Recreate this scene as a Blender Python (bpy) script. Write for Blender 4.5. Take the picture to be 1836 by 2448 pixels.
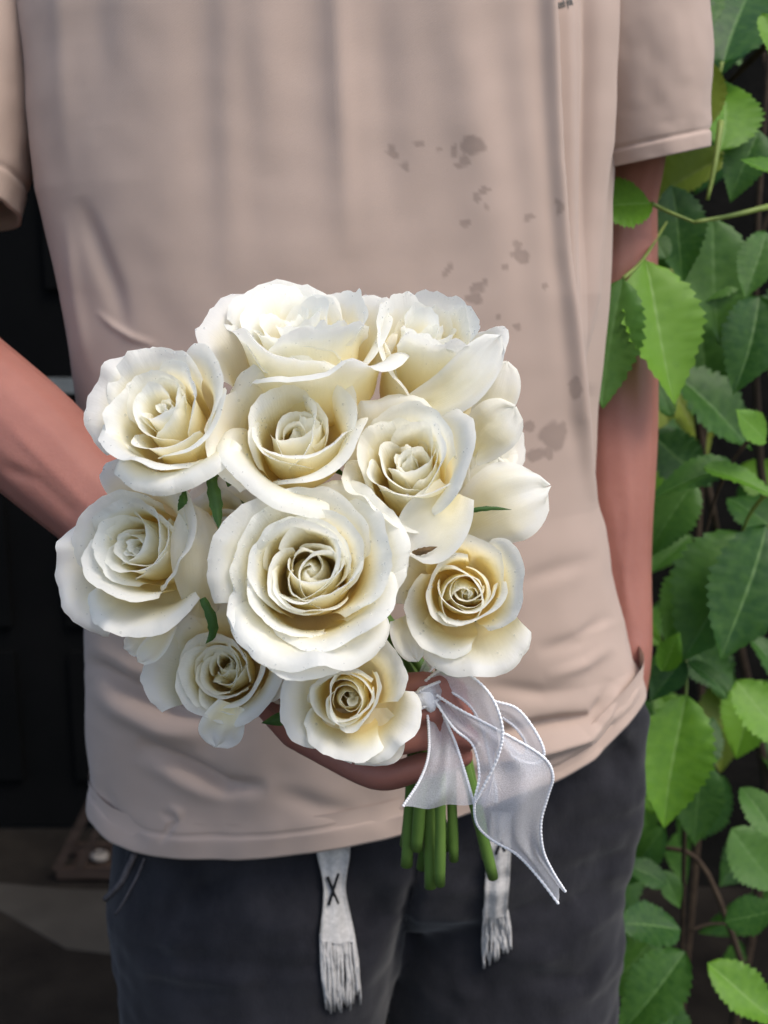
import bpy, bmesh, math, random
import numpy as np
from mathutils import Vector, Matrix, Quaternion, noise as mnoise
from mathutils.bvhtree import BVHTree

for o in list(bpy.data.objects): bpy.data.objects.remove(o)
S = bpy.context.scene
C = S.collection
R = math.radians

# ------------------------------------------------------------------ camera
CAM = Vector((0, 0, 1.22)); PITCH = R(12); FPX = 2625.0   # focal length in photo pixels (1836 x 2448)
cd = bpy.data.cameras.new('camera'); cam = bpy.data.objects.new('camera', cd); C.objects.link(cam)
cam.location = CAM; cam.rotation_euler = (R(90) - PITCH, 0, 0)
cd.sensor_fit = 'VERTICAL'; cd.sensor_height = 24.0; cd.lens = 24.0 * FPX / 2448.0
cd.clip_start = 0.02; cd.clip_end = 200
cd.dof.use_dof = True; cd.dof.focus_distance = 0.60; cd.dof.aperture_fstop = 5.6
S.camera = cam
# ------------------------------------------------------------------ sky and sun
SUN_EL, SUN_AZ = R(54), R(48)         # azimuth measured from straight behind the camera towards the right
w = bpy.data.worlds.new('World'); S.world = w; w.use_nodes = True
nt = w.node_tree
sky = nt.nodes.new('ShaderNodeTexSky'); sky.sky_type = 'NISHITA'; sky.sun_disc = False
sky.sun_elevation = SUN_EL; sky.sun_rotation = math.pi - SUN_AZ
sky.air_density = 1.0; sky.dust_density = 2.5; sky.ozone_density = 1.0
bg = nt.nodes['Background']; nt.links.new(sky.outputs[0], bg.inputs[0]); bg.inputs[1].default_value = 0.148
sd = bpy.data.lights.new('sun', 'SUN'); sun = bpy.data.objects.new('sun', sd); C.objects.link(sun)
sdir = Vector((math.cos(SUN_EL) * math.sin(SUN_AZ), -math.cos(SUN_EL) * math.cos(SUN_AZ), math.sin(SUN_EL)))
sun.rotation_euler = sdir.to_track_quat('Z', 'Y').to_euler(); sun.location = (1, -2, 4)
sd.energy = 1.15; sd.angle = R(22); sd.color = (1, 0.95, 0.87)
S.view_settings.view_transform = 'Standard'; S.view_settings.look = 'None'
S.view_settings.exposure = 0.72; S.view_settings.gamma = 1; S.view_settings.use_curve_mapping = False
S.render.engine = 'CYCLES'; S.cycles.use_denoising = True
S.cycles.max_bounces = 12; S.cycles.diffuse_bounces = 8; S.cycles.transparent_max_bounces = 12

# ------------------------------------------------------------------ pixel helpers
FW = Vector((0, math.cos(PITCH), -math.sin(PITCH))); UP = Vector((0, math.sin(PITCH), math.cos(PITCH))); RT = Vector((1, 0, 0))
D = 1836 / 1659.0                        # display pixels -> photo pixels
def ray(px, py): return FW + RT * ((px - 918) / FPX) - UP * ((py - 1224) / FPX)
def P(px, py, Y):
    d = ray(px, py); return CAM + d * (Y / d.y)
def onfloor(px, py, z=0.0):
    d = ray(px, py); return CAM + d * ((z - CAM.z) / d.z)
def proj(co):                           # numpy (n,3) -> px, py
    q = co - np.array(CAM); z = q @ np.array(FW)
    return 918 + FPX * q[:, 0] / z, 1224 - FPX * (q @ np.array(UP)) / z
def camvec(a, b, c): return (RT * a + UP * b - FW * c).normalized()

# ------------------------------------------------------------------ scene helpers
def tag(o, label=None, cat=None, group=None, kind=None):
    if label: o['label'] = label
    if cat: o['category'] = cat
    if group: o['group'] = group
    if kind: o['kind'] = kind
    return o
def empty(name, loc, rot=None):
    o = bpy.data.objects.new(name, None); C.objects.link(o)
    o.matrix_basis = Matrix.Translation(loc) @ (rot.to_4x4() if rot else Matrix.Identity(4))
    o.empty_display_size = 0.02
    return o
def link(name, me, m, parent=None, world=True):
    o = bpy.data.objects.new(name, me); C.objects.link(o)
    if m and not me.materials: me.materials.append(m)
    if parent:
        o.parent = parent
        if world: o.matrix_parent_inverse = parent_world(parent).inverted()
    return o
def parent_world(o):
    M = o.matrix_basis.copy()
    if o.parent: M = parent_world(o.parent) @ o.matrix_parent_inverse @ M
    return M
def mesh(name, verts, faces, smooth=True, uvs=None):
    me = bpy.data.meshes.new(name); me.from_pydata([tuple(v) for v in verts], [], faces)
    if smooth: me.polygons.foreach_set('use_smooth', [True] * len(me.polygons))
    if uvs is not None:
        l = me.uv_layers.new(name='UVMap'); idx = np.zeros(len(me.loops), int); me.loops.foreach_get('vertex_index', idx)
        l.data.foreach_set('uv', np.asarray(uvs, float)[idx].ravel())
    me.update(); return me
def grid_faces(n, m, cu=False, off=0):
    f = []
    for i in range(n - 1):
        for j in range(m if cu else m - 1):
            a = i * m + j; b = i * m + (j + 1) % m
            f.append((off + a, off + b, off + b + m, off + a + m))
    return f
class MB:                               # collects shapes into one mesh
    def __init__(s): s.v = []; s.f = []
    def add(s, v, f): k = len(s.v); s.v += [tuple(x) for x in v]; s.f += [tuple(i + k for i in q) for q in f]
    def tube(s, pts, rad, seg=10, flat=None, up=None, cap=True):
        pts = [Vector(p) for p in pts]; n = len(pts)
        if not hasattr(rad, '__len__'): rad = [rad] * n
        if flat is None: flat = [1] * n
        elif not hasattr(flat, '__len__'): flat = [flat] * n
        ref = Vector(up) if up else None; v = []; last = None
        for i, p in enumerate(pts):
            t = (pts[min(i + 1, n - 1)] - pts[max(i - 1, 0)]).normalized()
            if ref is not None: a = ref - t * ref.dot(t)
            elif last is not None: a = last - t * last.dot(t)
            else:
                a = Vector((0, 0, 1)) if abs(t.z) < .9 else Vector((1, 0, 0)); a = a - t * a.dot(t)
            a.normalize(); last = a; b = t.cross(a)
            for k in range(seg):
                q = 2 * math.pi * k / seg
                v.append(p + a * (rad[i] * flat[i] * math.cos(q)) + b * (rad[i] * math.sin(q)))
        f = grid_faces(n, seg, True)
        if cap:
            c0 = len(v); v.append(pts[0]); v.append(pts[-1])
            for k in range(seg):
                f.append((c0, (k + 1) % seg, k)); f.append((c0 + 1, (n - 1) * seg + k, (n - 1) * seg + (k + 1) % seg))
        s.add(v, f)
    def ball(s, c, r, seg=8, rings=5):
        v = []; c = Vector(c)
        rx, ry, rz = r if hasattr(r, '__len__') else (r, r, r)
        for i in range(1, rings):
            a = math.pi * i / rings
            for k in range(seg):
                q = 2 * math.pi * k / seg; v.append(c + Vector((rx * math.sin(a) * math.cos(q), ry * math.sin(a) * math.sin(q), rz * math.cos(a))))
        f = grid_faces(rings - 1, seg, True); n = len(v); v.append(c + Vector((0, 0, rz))); v.append(c - Vector((0, 0, rz)))
        for k in range(seg):
            f.append((n, k, (k + 1) % seg)); f.append((n + 1, (rings - 2) * seg + (k + 1) % seg, (rings - 2) * seg + k))
        s.add(v, f)
    def box(s, c, dx, dy, dz):
        c = Vector(c); v = [c + dx * a + dy * b + dz * e for e in (-.5, .5) for b in (-.5, .5) for a in (-.5, .5)]
        s.add(v, [(0, 2, 3, 1), (4, 5, 7, 6), (0, 1, 5, 4), (2, 6, 7, 3), (0, 4, 6, 2), (1, 3, 7, 5)])
    def mesh(s, name, smooth=True): return mesh(name, s.v, s.f, smooth)
    def obj(s, name, m, parent=None, smooth=True): return link(name, s.mesh(name, smooth), m, parent)
def spline(pts, n):
    """Catmull-Rom through points (any dimension)"""
    p = np.array([list(q) for q in pts], float)
    if len(p) == 2: return [p[0] + (p[1] - p[0]) * t for t in np.linspace(0, 1, n)]
    p = np.vstack([2 * p[0] - p[1], p, 2 * p[-1] - p[-2]]); out = []; seg = len(p) - 3
    for t in np.linspace(0, seg, n):
        i = min(int(t), seg - 1); u = t - i; a, b, c, d = p[i:i + 4]
        out.append(.5 * (2 * b + (c - a) * u + (2 * a - 5 * b + 4 * c - d) * u * u + (3 * b - a - 3 * c + d) * u ** 3))
    return out
def remesh(me, voxel, smooth_it=4, smooth_f=.5):
    o = bpy.data.objects.new('tmp', me); C.objects.link(o)
    m = o.modifiers.new('r', 'REMESH'); m.mode = 'VOXEL'; m.voxel_size = voxel; m.use_smooth_shade = True
    if smooth_it:
        k = o.modifiers.new('s', 'SMOOTH'); k.iterations = smooth_it; k.factor = smooth_f
    dg = bpy.context.evaluated_depsgraph_get(); dg.update()
    e = bpy.data.meshes.new_from_object(o.evaluated_get(dg)); bpy.data.objects.remove(o)
    return e
def getco(me):
    a = np.zeros(len(me.vertices) * 3); me.vertices.foreach_get('co', a); return a.reshape(-1, 3)
def setco(me, a): me.vertices.foreach_set('co', a.ravel()); me.update()
def bvh_of(me):
    return BVHTree.FromPolygons([v.co for v in me.vertices], [tuple(p.vertices) for p in me.polygons])
def sst(x): x = np.clip(x, 0, 1); return x * x * (3 - 2 * x)
def fbm(co, scale, seed=0, oct=3):
    out = np.empty(len(co)); off = Vector((seed * 7.3, seed * 3.1, seed * 1.7))
    for i, c in enumerate(co): out[i] = mnoise.fractal(Vector(c) * scale + off, 1.0, 2.0, oct)
    return out

# ------------------------------------------------------------------ materials
def mat(name, col=(.5, .5, .5), rough=.6, spec=.3, build=None, **kw):
    m = bpy.data.materials.new(name); m.use_nodes = True
    b = m.node_tree.nodes['Principled BSDF']
    b.inputs['Base Color'].default_value = (*col, 1); b.inputs['Roughness'].default_value = rough
    b.inputs['Specular IOR Level'].default_value = spec
    for k, v in kw.items(): b.inputs[k].default_value = v
    if build: build(m.node_tree, b)
    return m
def N(t, typ, **kw):
    n = t.nodes.new(typ)
    for k, v in kw.items():
        if k.startswith('i_'):
            n.inputs[int(k[2:]) if k[2:].isdigit() else k[2:].replace('_', ' ')].default_value = v
        else: setattr(n, k, v)
    return n
def noise_tex(t, scale, detail=4, rough=.55, coord='Object', stretch=None):
    tc = N(t, 'ShaderNodeTexCoord'); n = N(t, 'ShaderNodeTexNoise'); n.inputs['Scale'].default_value = scale
    n.inputs['Detail'].default_value = detail; n.inputs['Roughness'].default_value = rough
    if stretch:
        mp = N(t, 'ShaderNodeMapping'); mp.inputs['Scale'].default_value = stretch
        t.links.new(tc.outputs[coord], mp.inputs[0]); t.links.new(mp.outputs[0], n.inputs[0])
    else: t.links.new(tc.outputs[coord], n.inputs[0])
    return n
def ramp(t, src, stops):
    r = N(t, 'ShaderNodeValToRGB'); e = r.color_ramp.elements
    while len(e) < len(stops): e.new(.5)
    for q, (p, c) in zip(e, stops): q.position = p; q.color = (*c, 1)
    t.links.new(src, r.inputs[0]); return r
def bump(t, b, src, strength, dist):
    n = N(t, 'ShaderNodeBump'); n.inputs['Strength'].default_value = strength; n.inputs['Distance'].default_value = dist
    t.links.new(src, n.inputs['Height']); t.links.new(n.outputs[0], b.inputs['Normal']); return n
def mixcol(t, fac, a, b, mode='MIX'):
    m = N(t, 'ShaderNodeMix', data_type='RGBA', blend_type=mode)
    for s, v in ((m.inputs['Factor'], fac), (m.inputs['A'], a), (m.inputs['B'], b)):
        if isinstance(v, bpy.types.NodeSocket): t.links.new(v, s)
        elif isinstance(v, (int, float)): s.default_value = v
        else: s.default_value = (*v, 1)
    return m.outputs['Result']
def var_mat(name, c1, c2, scale, rough=.7, spec=.3, bumps=(0.3, .002, None), detail=5, stretch=None, **kw):
    def bd(t, b):
        n = noise_tex(t, scale, detail, stretch=stretch)
        r = ramp(t, n.outputs['Fac'], [(.3, c1), (.7, c2)]); t.links.new(r.outputs[0], b.inputs['Base Color'])
        if bumps[0]:
            n2 = noise_tex(t, bumps[2] or scale * 4, 6); bump(t, b, n2.outputs['Fac'], bumps[0], bumps[1])
    return mat(name, c1, rough, spec, bd, **kw)

def petal_build(t, b):
    uv = N(t, 'ShaderNodeUVMap'); sep = N(t, 'ShaderNodeSeparateXYZ'); t.links.new(uv.outputs[0], sep.inputs[0])
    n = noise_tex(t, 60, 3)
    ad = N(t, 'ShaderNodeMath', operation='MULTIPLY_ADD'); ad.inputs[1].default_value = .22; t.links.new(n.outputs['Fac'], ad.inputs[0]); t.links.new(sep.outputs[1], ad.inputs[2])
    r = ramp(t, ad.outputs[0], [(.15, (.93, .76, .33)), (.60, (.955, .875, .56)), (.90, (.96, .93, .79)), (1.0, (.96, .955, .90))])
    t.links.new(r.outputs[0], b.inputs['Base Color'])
    mp = N(t, 'ShaderNodeMapping'); mp.inputs['Scale'].default_value = (46, 5, 1); t.links.new(uv.outputs[0], mp.inputs[0])
    v = N(t, 'ShaderNodeTexNoise'); v.inputs['Scale'].default_value = 1; v.inputs['Detail'].default_value = 4; t.links.new(mp.outputs[0], v.inputs[0])
    n3 = noise_tex(t, 900, 3)
    sm = N(t, 'ShaderNodeMath', operation='MULTIPLY_ADD'); sm.inputs[1].default_value = .35; t.links.new(n3.outputs['Fac'], sm.inputs[0]); t.links.new(v.outputs['Fac'], sm.inputs[2])
    bp = bump(t, b, sm.outputs[0], .35, .0006)
    tr = N(t, 'ShaderNodeBsdfTranslucent'); t.links.new(r.outputs[0], tr.inputs[0]); t.links.new(bp.outputs[0], tr.inputs[1])
    mx = N(t, 'ShaderNodeMixShader'); mx.inputs[0].default_value = .5
    t.links.new(b.outputs[0], mx.inputs[1]); t.links.new(tr.outputs[0], mx.inputs[2])
    t.links.new(mx.outputs[0], t.nodes['Material Output'].inputs[0])
M = {}
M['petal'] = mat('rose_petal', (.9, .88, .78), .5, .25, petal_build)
def dewb(t, b):
    tp = N(t, 'ShaderNodeBsdfTransparent'); mx = N(t, 'ShaderNodeMixShader'); mx.inputs[0].default_value = .16
    t.links.new(tp.outputs[0], mx.inputs[1]); t.links.new(b.outputs[0], mx.inputs[2]); t.links.new(mx.outputs[0], t.nodes['Material Output'].inputs[0])
M['dew'] = mat('water_drop', (.96, .97, .98), .06, 1.0, dewb)
def translucent(m, col, fac):
    t = m.node_tree; b = t.nodes['Principled BSDF']
    tr = N(t, 'ShaderNodeBsdfTranslucent'); tr.inputs[0].default_value = (*col, 1)
    mx = N(t, 'ShaderNodeMixShader'); mx.inputs[0].default_value = fac
    t.links.new(b.outputs[0], mx.inputs[1]); t.links.new(tr.outputs[0], mx.inputs[2]); t.links.new(mx.outputs[0], t.nodes['Material Output'].inputs[0])
    return m
M['sepal'] = translucent(var_mat('sepal_green', (.035, .085, .02), (.07, .15, .035), 90, .55), (.08, .2, .03), .2)
M['stem'] = var_mat('stem_green', (.075, .15, .028), (.15, .25, .055), 60, .45, .35, (.3, .0006, 220), stretch=(1, 1, .25))
M['cut'] = var_mat('stem_node', (.16, .17, .06), (.22, .2, .09), 200, .7)
M['brown'] = var_mat('dried_brown', (.12, .07, .03), (.2, .13, .06), 150, .8)
def leaf_mat(name, c1, c2, vein, trc, rough=.42):
    def bd(t, b):
        uv = N(t, 'ShaderNodeUVMap'); sep = N(t, 'ShaderNodeSeparateXYZ'); t.links.new(uv.outputs[0], sep.inputs[0])
        oi = N(t, 'ShaderNodeObjectInfo'); n = noise_tex(t, 14, 5)
        ad = N(t, 'ShaderNodeMath', operation='MULTIPLY_ADD'); ad.inputs[1].default_value = .55; t.links.new(oi.outputs['Random'], ad.inputs[0]); t.links.new(n.outputs['Fac'], ad.inputs[2])
        r = ramp(t, ad.outputs[0], [(.4, c1), (1.0, c2)])
        at = N(t, 'ShaderNodeAttribute', attribute_name='vein')
        c = mixcol(t, at.outputs['Fac'], r.outputs[0], vein); t.links.new(c, b.inputs['Base Color'])
        n2 = noise_tex(t, 260, 4); bump(t, b, n2.outputs['Fac'], .25, .001)
        tr = N(t, 'ShaderNodeBsdfTranslucent'); tr.inputs[0].default_value = (*trc, 1)
        mx = N(t, 'ShaderNodeMixShader'); mx.inputs[0].default_value = .35
        t.links.new(b.outputs[0], mx.inputs[1]); t.links.new(tr.outputs[0], mx.inputs[2]); t.links.new(mx.outputs[0], t.nodes['Material Output'].inputs[0])
    return mat(name, c1, rough, .35, bd)
M['leaf'] = leaf_mat('leaf_green', (.018, .072, .012), (.075, .18, .028), (.12, .24, .06), (.07, .24, .015))
M['leaf_bright'] = leaf_mat('leaf_yellow_green', (.075, .20, .018), (.15, .32, .025), (.2, .36, .07), (.2, .46, .02))  # lighter, yellower green than leaf_green
M['leaf_olive'] = leaf_mat('leaf_olive', (.15, .2, .02), (.2, .26, .03), (.26, .3, .06), (.25, .33, .02))
M['twig'] = var_mat('twig_brown', (.03, .02, .014), (.06, .042, .028), 80, .85, .2, (.5, .001, 200))
M['petiole'] = var_mat('petiole_green', (.14, .2, .04), (.2, .26, .06), 60, .5)

def shirt_build(t, b):
    n = noise_tex(t, 5, 4)
    r = ramp(t, n.outputs['Fac'], [(.3, (.415, .315, .26)), (.7, (.46, .35, .292))])
    st = N(t, 'ShaderNodeAttribute', attribute_name='stain')
    c = mixcol(t, st.outputs['Fac'], r.outputs[0], (.18, .132, .11)); t.links.new(c, b.inputs['Base Color'])
    tc = N(t, 'ShaderNodeTexCoord'); mp = N(t, 'ShaderNodeMapping'); mp.inputs['Rotation'].default_value = (0, R(33), 0)
    t.links.new(tc.outputs['Object'], mp.inputs[0])
    wv = N(t, 'ShaderNodeTexWave', wave_type='BANDS', bands_direction='Z'); wv.inputs['Scale'].default_value = 230; wv.inputs['Distortion'].default_value = .8
    wv.inputs['Detail'].default_value = 2; t.links.new(mp.outputs[0], wv.inputs[0])
    n2 = noise_tex(t, 700, 3)
    sm = N(t, 'ShaderNodeMath', operation='MULTIPLY_ADD'); sm.inputs[1].default_value = .5; t.links.new(n2.outputs['Fac'], sm.inputs[0]); t.links.new(wv.outputs['Fac'], sm.inputs[2])
    bump(t, b, sm.outputs[0], .16, .0005)
M['shirt'] = mat('shirt_cotton', (.45, .35, .3), .85, .15, shirt_build, **{'Sheen Weight': .15, 'Sheen Roughness': .5})
M['print'] = mat('print_ink', (.1, .105, .1), .8, .1)
def denim(t, b):
    n = noise_tex(t, 22, 8, .7, stretch=(1, 1, .6)); r = ramp(t, n.outputs['Fac'], [(.3, (.008, .008, .0108)), (.72, (.025, .0245, .029))]); t.links.new(r.outputs[0], b.inputs['Base Color'])
    n2 = noise_tex(t, 600, 4, stretch=(1, 1, .35)); bump(t, b, n2.outputs['Fac'], .5, .0008)
M['denim'] = mat('charcoal_denim', (.035, .035, .042), .9, .12, denim, **{'Sheen Weight': .12})
M['denim_edge'] = var_mat('worn_denim_edge', (.07, .062, .066), (.13, .115, .115), 300, .9, .1)
M['cord'] = var_mat('cotton_cord', (.40, .385, .37), (.56, .54, .52), 260, .95, .1, (.8, .0015, 700))
M['black_thread'] = mat('black_thread', (.012, .013, .015), .85, .15)
def skin(t, b):
    n = noise_tex(t, 16, 5, .6); r = ramp(t, n.outputs['Fac'], [(.25, (.27, .108, .082)), (.75, (.35, .148, .112))])
    t.links.new(r.outputs[0], b.inputs['Base Color'])
    n2 = noise_tex(t, 420, 5); bump(t, b, n2.outputs['Fac'], .25, .0007)
M['skin'] = mat('skin', (.47, .22, .165), .5, .3, skin, **{'Subsurface Weight': .15, 'Subsurface Radius': (.02, .006, .003), 'Subsurface Scale': .3})
M['hair'] = var_mat('hair_black', (.01, .009, .008), (.02, .017, .014), 200, .5)
M['shoe'] = var_mat('shoe_dark', (.02, .02, .022), (.035, .035, .038), 60, .6)
def organza(t, b):
    out = t.nodes['Material Output']
    tc = N(t, 'ShaderNodeTexCoord')
    vo = N(t, 'ShaderNodeTexNoise'); vo.inputs['Scale'].default_value = 1500; vo.inputs['Detail'].default_value = 2; t.links.new(tc.outputs['Object'], vo.inputs[0])
    bump(t, b, vo.outputs['Fac'], .8, .0012)
    b.inputs['Sheen Weight'].default_value = .4
    tl = N(t, 'ShaderNodeBsdfTranslucent'); tl.inputs[0].default_value = (.9, .9, .95, 1)
    m1 = N(t, 'ShaderNodeMixShader'); m1.inputs[0].default_value = .4; t.links.new(b.outputs[0], m1.inputs[1]); t.links.new(tl.outputs[0], m1.inputs[2])
    tp = N(t, 'ShaderNodeBsdfTransparent')
    lw = N(t, 'ShaderNodeMath', operation='MULTIPLY_ADD'); lw.inputs[1].default_value = .5; lw.inputs[2].default_value = .42
    t.links.new(vo.outputs['Fac'], lw.inputs[0])
    m2 = N(t, 'ShaderNodeMixShader'); t.links.new(lw.outputs[0], m2.inputs[0]); t.links.new(tp.outputs[0], m2.inputs[1]); t.links.new(m1.outputs[0], m2.inputs[2])
    t.links.new(m2.outputs[0], out.inputs[0])
M['organza'] = mat('organza', (.86, .86, .9), .32, .6, organza)
M['ribbon_cord'] = var_mat('ribbon_edge_cord', (.8, .8, .82), (.88, .88, .9), 500, .6, .4, (.6, .0006, 1400))
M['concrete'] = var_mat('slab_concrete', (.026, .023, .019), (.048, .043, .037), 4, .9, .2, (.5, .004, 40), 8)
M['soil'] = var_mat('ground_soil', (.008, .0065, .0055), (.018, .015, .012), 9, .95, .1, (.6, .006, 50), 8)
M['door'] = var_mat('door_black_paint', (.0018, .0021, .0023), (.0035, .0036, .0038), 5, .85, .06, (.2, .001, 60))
M['wall'] = var_mat('wall_hedge_shade', (.004, .0045, .004), (.011, .010, .009), 6, .95, .05, (.6, .006, 40), 8)  # near black colour stands in for the shade deep in the hedge
M['steel'] = var_mat('grey_steel', (.09, .1, .1), (.14, .15, .15), 40, .5, .4)
M['wood'] = var_mat('old_wood', (.02, .013, .010), (.042, .028, .022), 12, .8, .2, (.4, .002, 60), stretch=(1, 1, 6))
M['pebble'] = var_mat('pale_pebble', (.16, .145, .13), (.3, .27, .25), 30, .8)

# ================================================================== SETTING
gm = MB(); gm.box((0, 0, -.06), Vector((60, 0, 0)), Vector((0, 60, 0)), Vector((0, 0, .1)))
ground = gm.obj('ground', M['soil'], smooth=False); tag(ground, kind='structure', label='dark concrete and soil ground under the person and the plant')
# concrete slabs with open joints, outlined from their visible corners
def slab(poly, h=.0):
    b = bmesh.new(); vs = [b.verts.new((p[0], p[1], -.012 + h)) for p in poly]; f = b.faces.new(vs)
    r = bmesh.ops.extrude_face_region(b, geom=[f]); 
    for v in r['geom']:
        if isinstance(v, bmesh.types.BMVert): v.co.z -= .05
    bmesh.ops.recalc_face_normals(b, faces=b.faces)
    bmesh.ops.bevel(b, geom=[e for e in b.edges if all(v.co.z > -.03 + h for v in e.verts)], offset=.006, segments=2, affect='EDGES')
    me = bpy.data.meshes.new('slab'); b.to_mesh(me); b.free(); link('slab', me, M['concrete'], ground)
g = lambda px, py: tuple(onfloor(px, py)[:2])
c1 = g(148, 2268); c2 = g(40, 2460); c0 = g(-30, 2130); cR = g(560, 2300)
slab([g(-400, 2470), g(-420, 2240), g(-60, 2155), g(140, 2262), g(32, 2470)])
slab([g(54, 2470), g(158, 2283), g(330, 2297), g(900, 2330), g(900, 2470)])
slab([g(-46, 2148), g(-10, 2098), g(150, 2112), g(420, 2120), g(900, 2150), g(900, 2316), g(330, 2283), g(152, 2262)], .004)
for i in range(-2, 3):
    for j in range(3):
        x = i * .9 - .3; y = -2.6 + j * .9
        slab([(x, y), (x + .88, y), (x + .88, y + .88), (x, y + .88)], random.Random(i * 7 + j).uniform(-.003, .003))
# back wall with a black door; recess and unseen lintel added to dim it
wm = MB()
wall_y = 2.16
wm.box((-2.2, wall_y + .15, 1.4), Vector((1.6, 0, 0)), Vector((0, .5, 0)), Vector((0, 0, 2.9)))
wm.box((-.75, wall_y + .15, 2.5), Vector((1.3, 0, 0)), Vector((0, .5, 0)), Vector((0, 0, .7)))
wm.box((1.6, wall_y + .15, 1.4), Vector((3.4, 0, 0)), Vector((0, .5, 0)), Vector((0, 0, 2.9)))
wall = wm.obj('house_wall', M['wall'], smooth=False); tag(wall, 'house wall around the black door, coloured near black for shade behind the leafy shrub', 'wall')
door = empty('door', (-.75, wall_y + .1, 0)); tag(door, 'black painted panelled door behind the person', 'door')
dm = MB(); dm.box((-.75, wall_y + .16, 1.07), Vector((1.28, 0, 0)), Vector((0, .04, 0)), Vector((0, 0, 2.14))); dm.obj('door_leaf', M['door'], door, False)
for cx in (-1.04, -.46):
    for z0, z1 in ((.12, .42), (.48, 1.02), (1.2, 2.02)):
        q = MB(); q.box((cx, wall_y + .135, (z0 + z1) / 2), Vector((.46, 0, 0)), Vector((0, .02, 0)), Vector((0, 0, z1 - z0))); q.obj('panel', M['door'], door, False)
q = MB(); a = P(70, 925, wall_y + .05); q.box((-.62, wall_y + .08, a.z), Vector((.62, 0, 0)), Vector((0, .018, 0)), Vector((0, 0, .03)))
for x in (-.88, -.36): q.box((x, wall_y + .107, a.z), Vector((.03, 0, 0)), Vector((0, .045, 0)), Vector((0, 0, .03)))
q.obj('push_bar', M['steel'], door, False)
# low wooden crate with pale pebbles by the door
A = onfloor(138, 2098, .0); cr = empty('wooden_crate', A + Vector((.2, .06, 0))); tag(cr, 'low dark wooden crate with sloping side on the floor by the door', 'crate')
def plank(a, b, wv, tv):
    a, b, wv, tv = map(Vector, (a, b, wv, tv)); q = MB(); q.box((a + b) / 2, b - a, wv, tv); q.obj('plank', M['wood'], cr, False)
plank(A + Vector((0, 0, .012)), A + Vector((.42, 0, .012)), (0, .012, 0), (0, 0, .024))
plank(A + Vector((0, .10, .012)), A + Vector((.42, .10, .012)), (0, .012, 0), (0, 0, .024))
plank(A + Vector((.0, .0, .02)), A + Vector((.095, .0, .20)), (0, .014, 0), (.016, 0, -.008))
plank(A + Vector((.045, .0, .02)), A + Vector((.13, .0, .19)), (0, .014, 0), (.012, 0, -.006))
plank(A + Vector((.0, .1, .02)), A + Vector((.095, .1, .20)), (0, .014, 0), (.016, 0, -.008))
plank(A + Vector((.02, .05, .004)), A + Vector((.42, .05, .004)), (0, .085, 0), (0, 0, .008))
plank(A + Vector((.42, .0, .0)), A + Vector((.42, .0, .20)), (0, .014, 0), (.016, 0, 0))
plank(A + Vector((.42, .1, .0)), A + Vector((.42, .1, .20)), (0, .014, 0), (.016, 0, 0))
rp = random.Random(5)
for i, (dx, rr) in enumerate(((.075, .017), (.115, .012), (.14, .014), (.18, .016), (.22, .012), (.26, .018), (.31, .013))):
    q = MB(); q.ball(A + Vector((dx, .05 + rp.uniform(-.02, .015), .008 + rr * .7)), (rr * 1.2, rr, rr * .72), 9, 6)
    me = q.mesh('pebble'); co = getco(me); setco(me, co + np.random.RandomState(i).normal(0, .0008, co.shape))
    tag(link('pebble', me, M['pebble']), 'pale pebble lying in the dark wooden crate', 'pebble', 'pebbles in the crate')

# ================================================================== LEAFY SHRUB
shrub = empty('leafy_shrub', (.75, 1.25, 0)); tag(shrub, 'green shrub with large toothed oval leaves on thin stems', 'shrub')
def leaf_mesh(seed, bend=.25, fold=.25, wid=.5):
    rs = np.random.RandomState(seed); ns, nu = 49, 9; teeth = 15
    s = np.linspace(0, 1, ns); V = []; UV = []; vein = []
    ph = rs.uniform(0, 6)
    for i, q in enumerate(s):
        base = (math.sin(math.pi * min(q, 1) ** .78)) ** .8 if 0 < q < 1 else 0
        base = base * (1 - .35 * q ** 3) + .02 * (1 - q)
        tooth = (q * teeth) % 1.0
        for j in range(nu):
            u = (-1, -.7, -.38, -.06, 0, .06, .38, .7, 1)[j]; au = abs(u)
            wdt = wid * .5 * base * (1 + (.2 * (tooth - .4) if au > .99 else 0))
            x = u * wdt
            y = q + .05 * au * base
            vp = (q * 8.0 - au * 1.6)
            tri = abs((vp % 1.0) - .5) * 2
            z = fold * .7 * abs(x) - bend * q * q * .9 + .028 * tri * min(1, base * 1.2) * (.25 + .75 * au) + .03 * math.sin(6 * q + ph + 2 * u) * au
            x += .05 * math.sin(2.2 * q + ph) * q
            V.append((x, y, z)); UV.append((u * .5 + .5, q))
            vein.append(max(1.0 if au < .01 else 0, .45 * max(0, (tri - .82) / .18) * (1 - au * .4)))
    # add a real midrib
    me = mesh('leaf', V, grid_faces(ns, nu), True, UV)
    at = me.attributes.new('vein', 'FLOAT', 'POINT'); at.data.foreach_set('value', np.clip(vein, 0, 1))
    return me
leafset = {k: [] for k in ('leaf', 'leaf_bright', 'leaf_olive')}
for k in leafset:
    for sdx in range(5):
        me = leaf_mesh(sdx * 3 + len(k), [.12, .3, .2, .42, .05][sdx], [.35, .2, .5, .28, .12][sdx], [.56, .52, .62, .5, .58][sdx]); me.materials.append(M[k]); leafset[k].append(me)
def put_leaf(base, tip, normal, kind='leaf', var=0, wscale=1.0):
    y = Vector(tip) - Vector(base); L = y.length; y.normalize()
    n = Vector(normal); n = (n - y * n.dot(y)).normalized(); x = y.cross(n)
    Mx = Matrix((x * wscale, y, n)).transposed().to_4x4()
    o = bpy.data.objects.new('leaf', leafset[kind][var]); C.objects.link(o); o.parent = shrub
    o.matrix_parent_inverse = parent_world(shrub).inverted()
    o.matrix_basis = Matrix.Translation(base) @ Mx @ Matrix.Diagonal((L, L, L, 1))
    return o
petm = []
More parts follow.
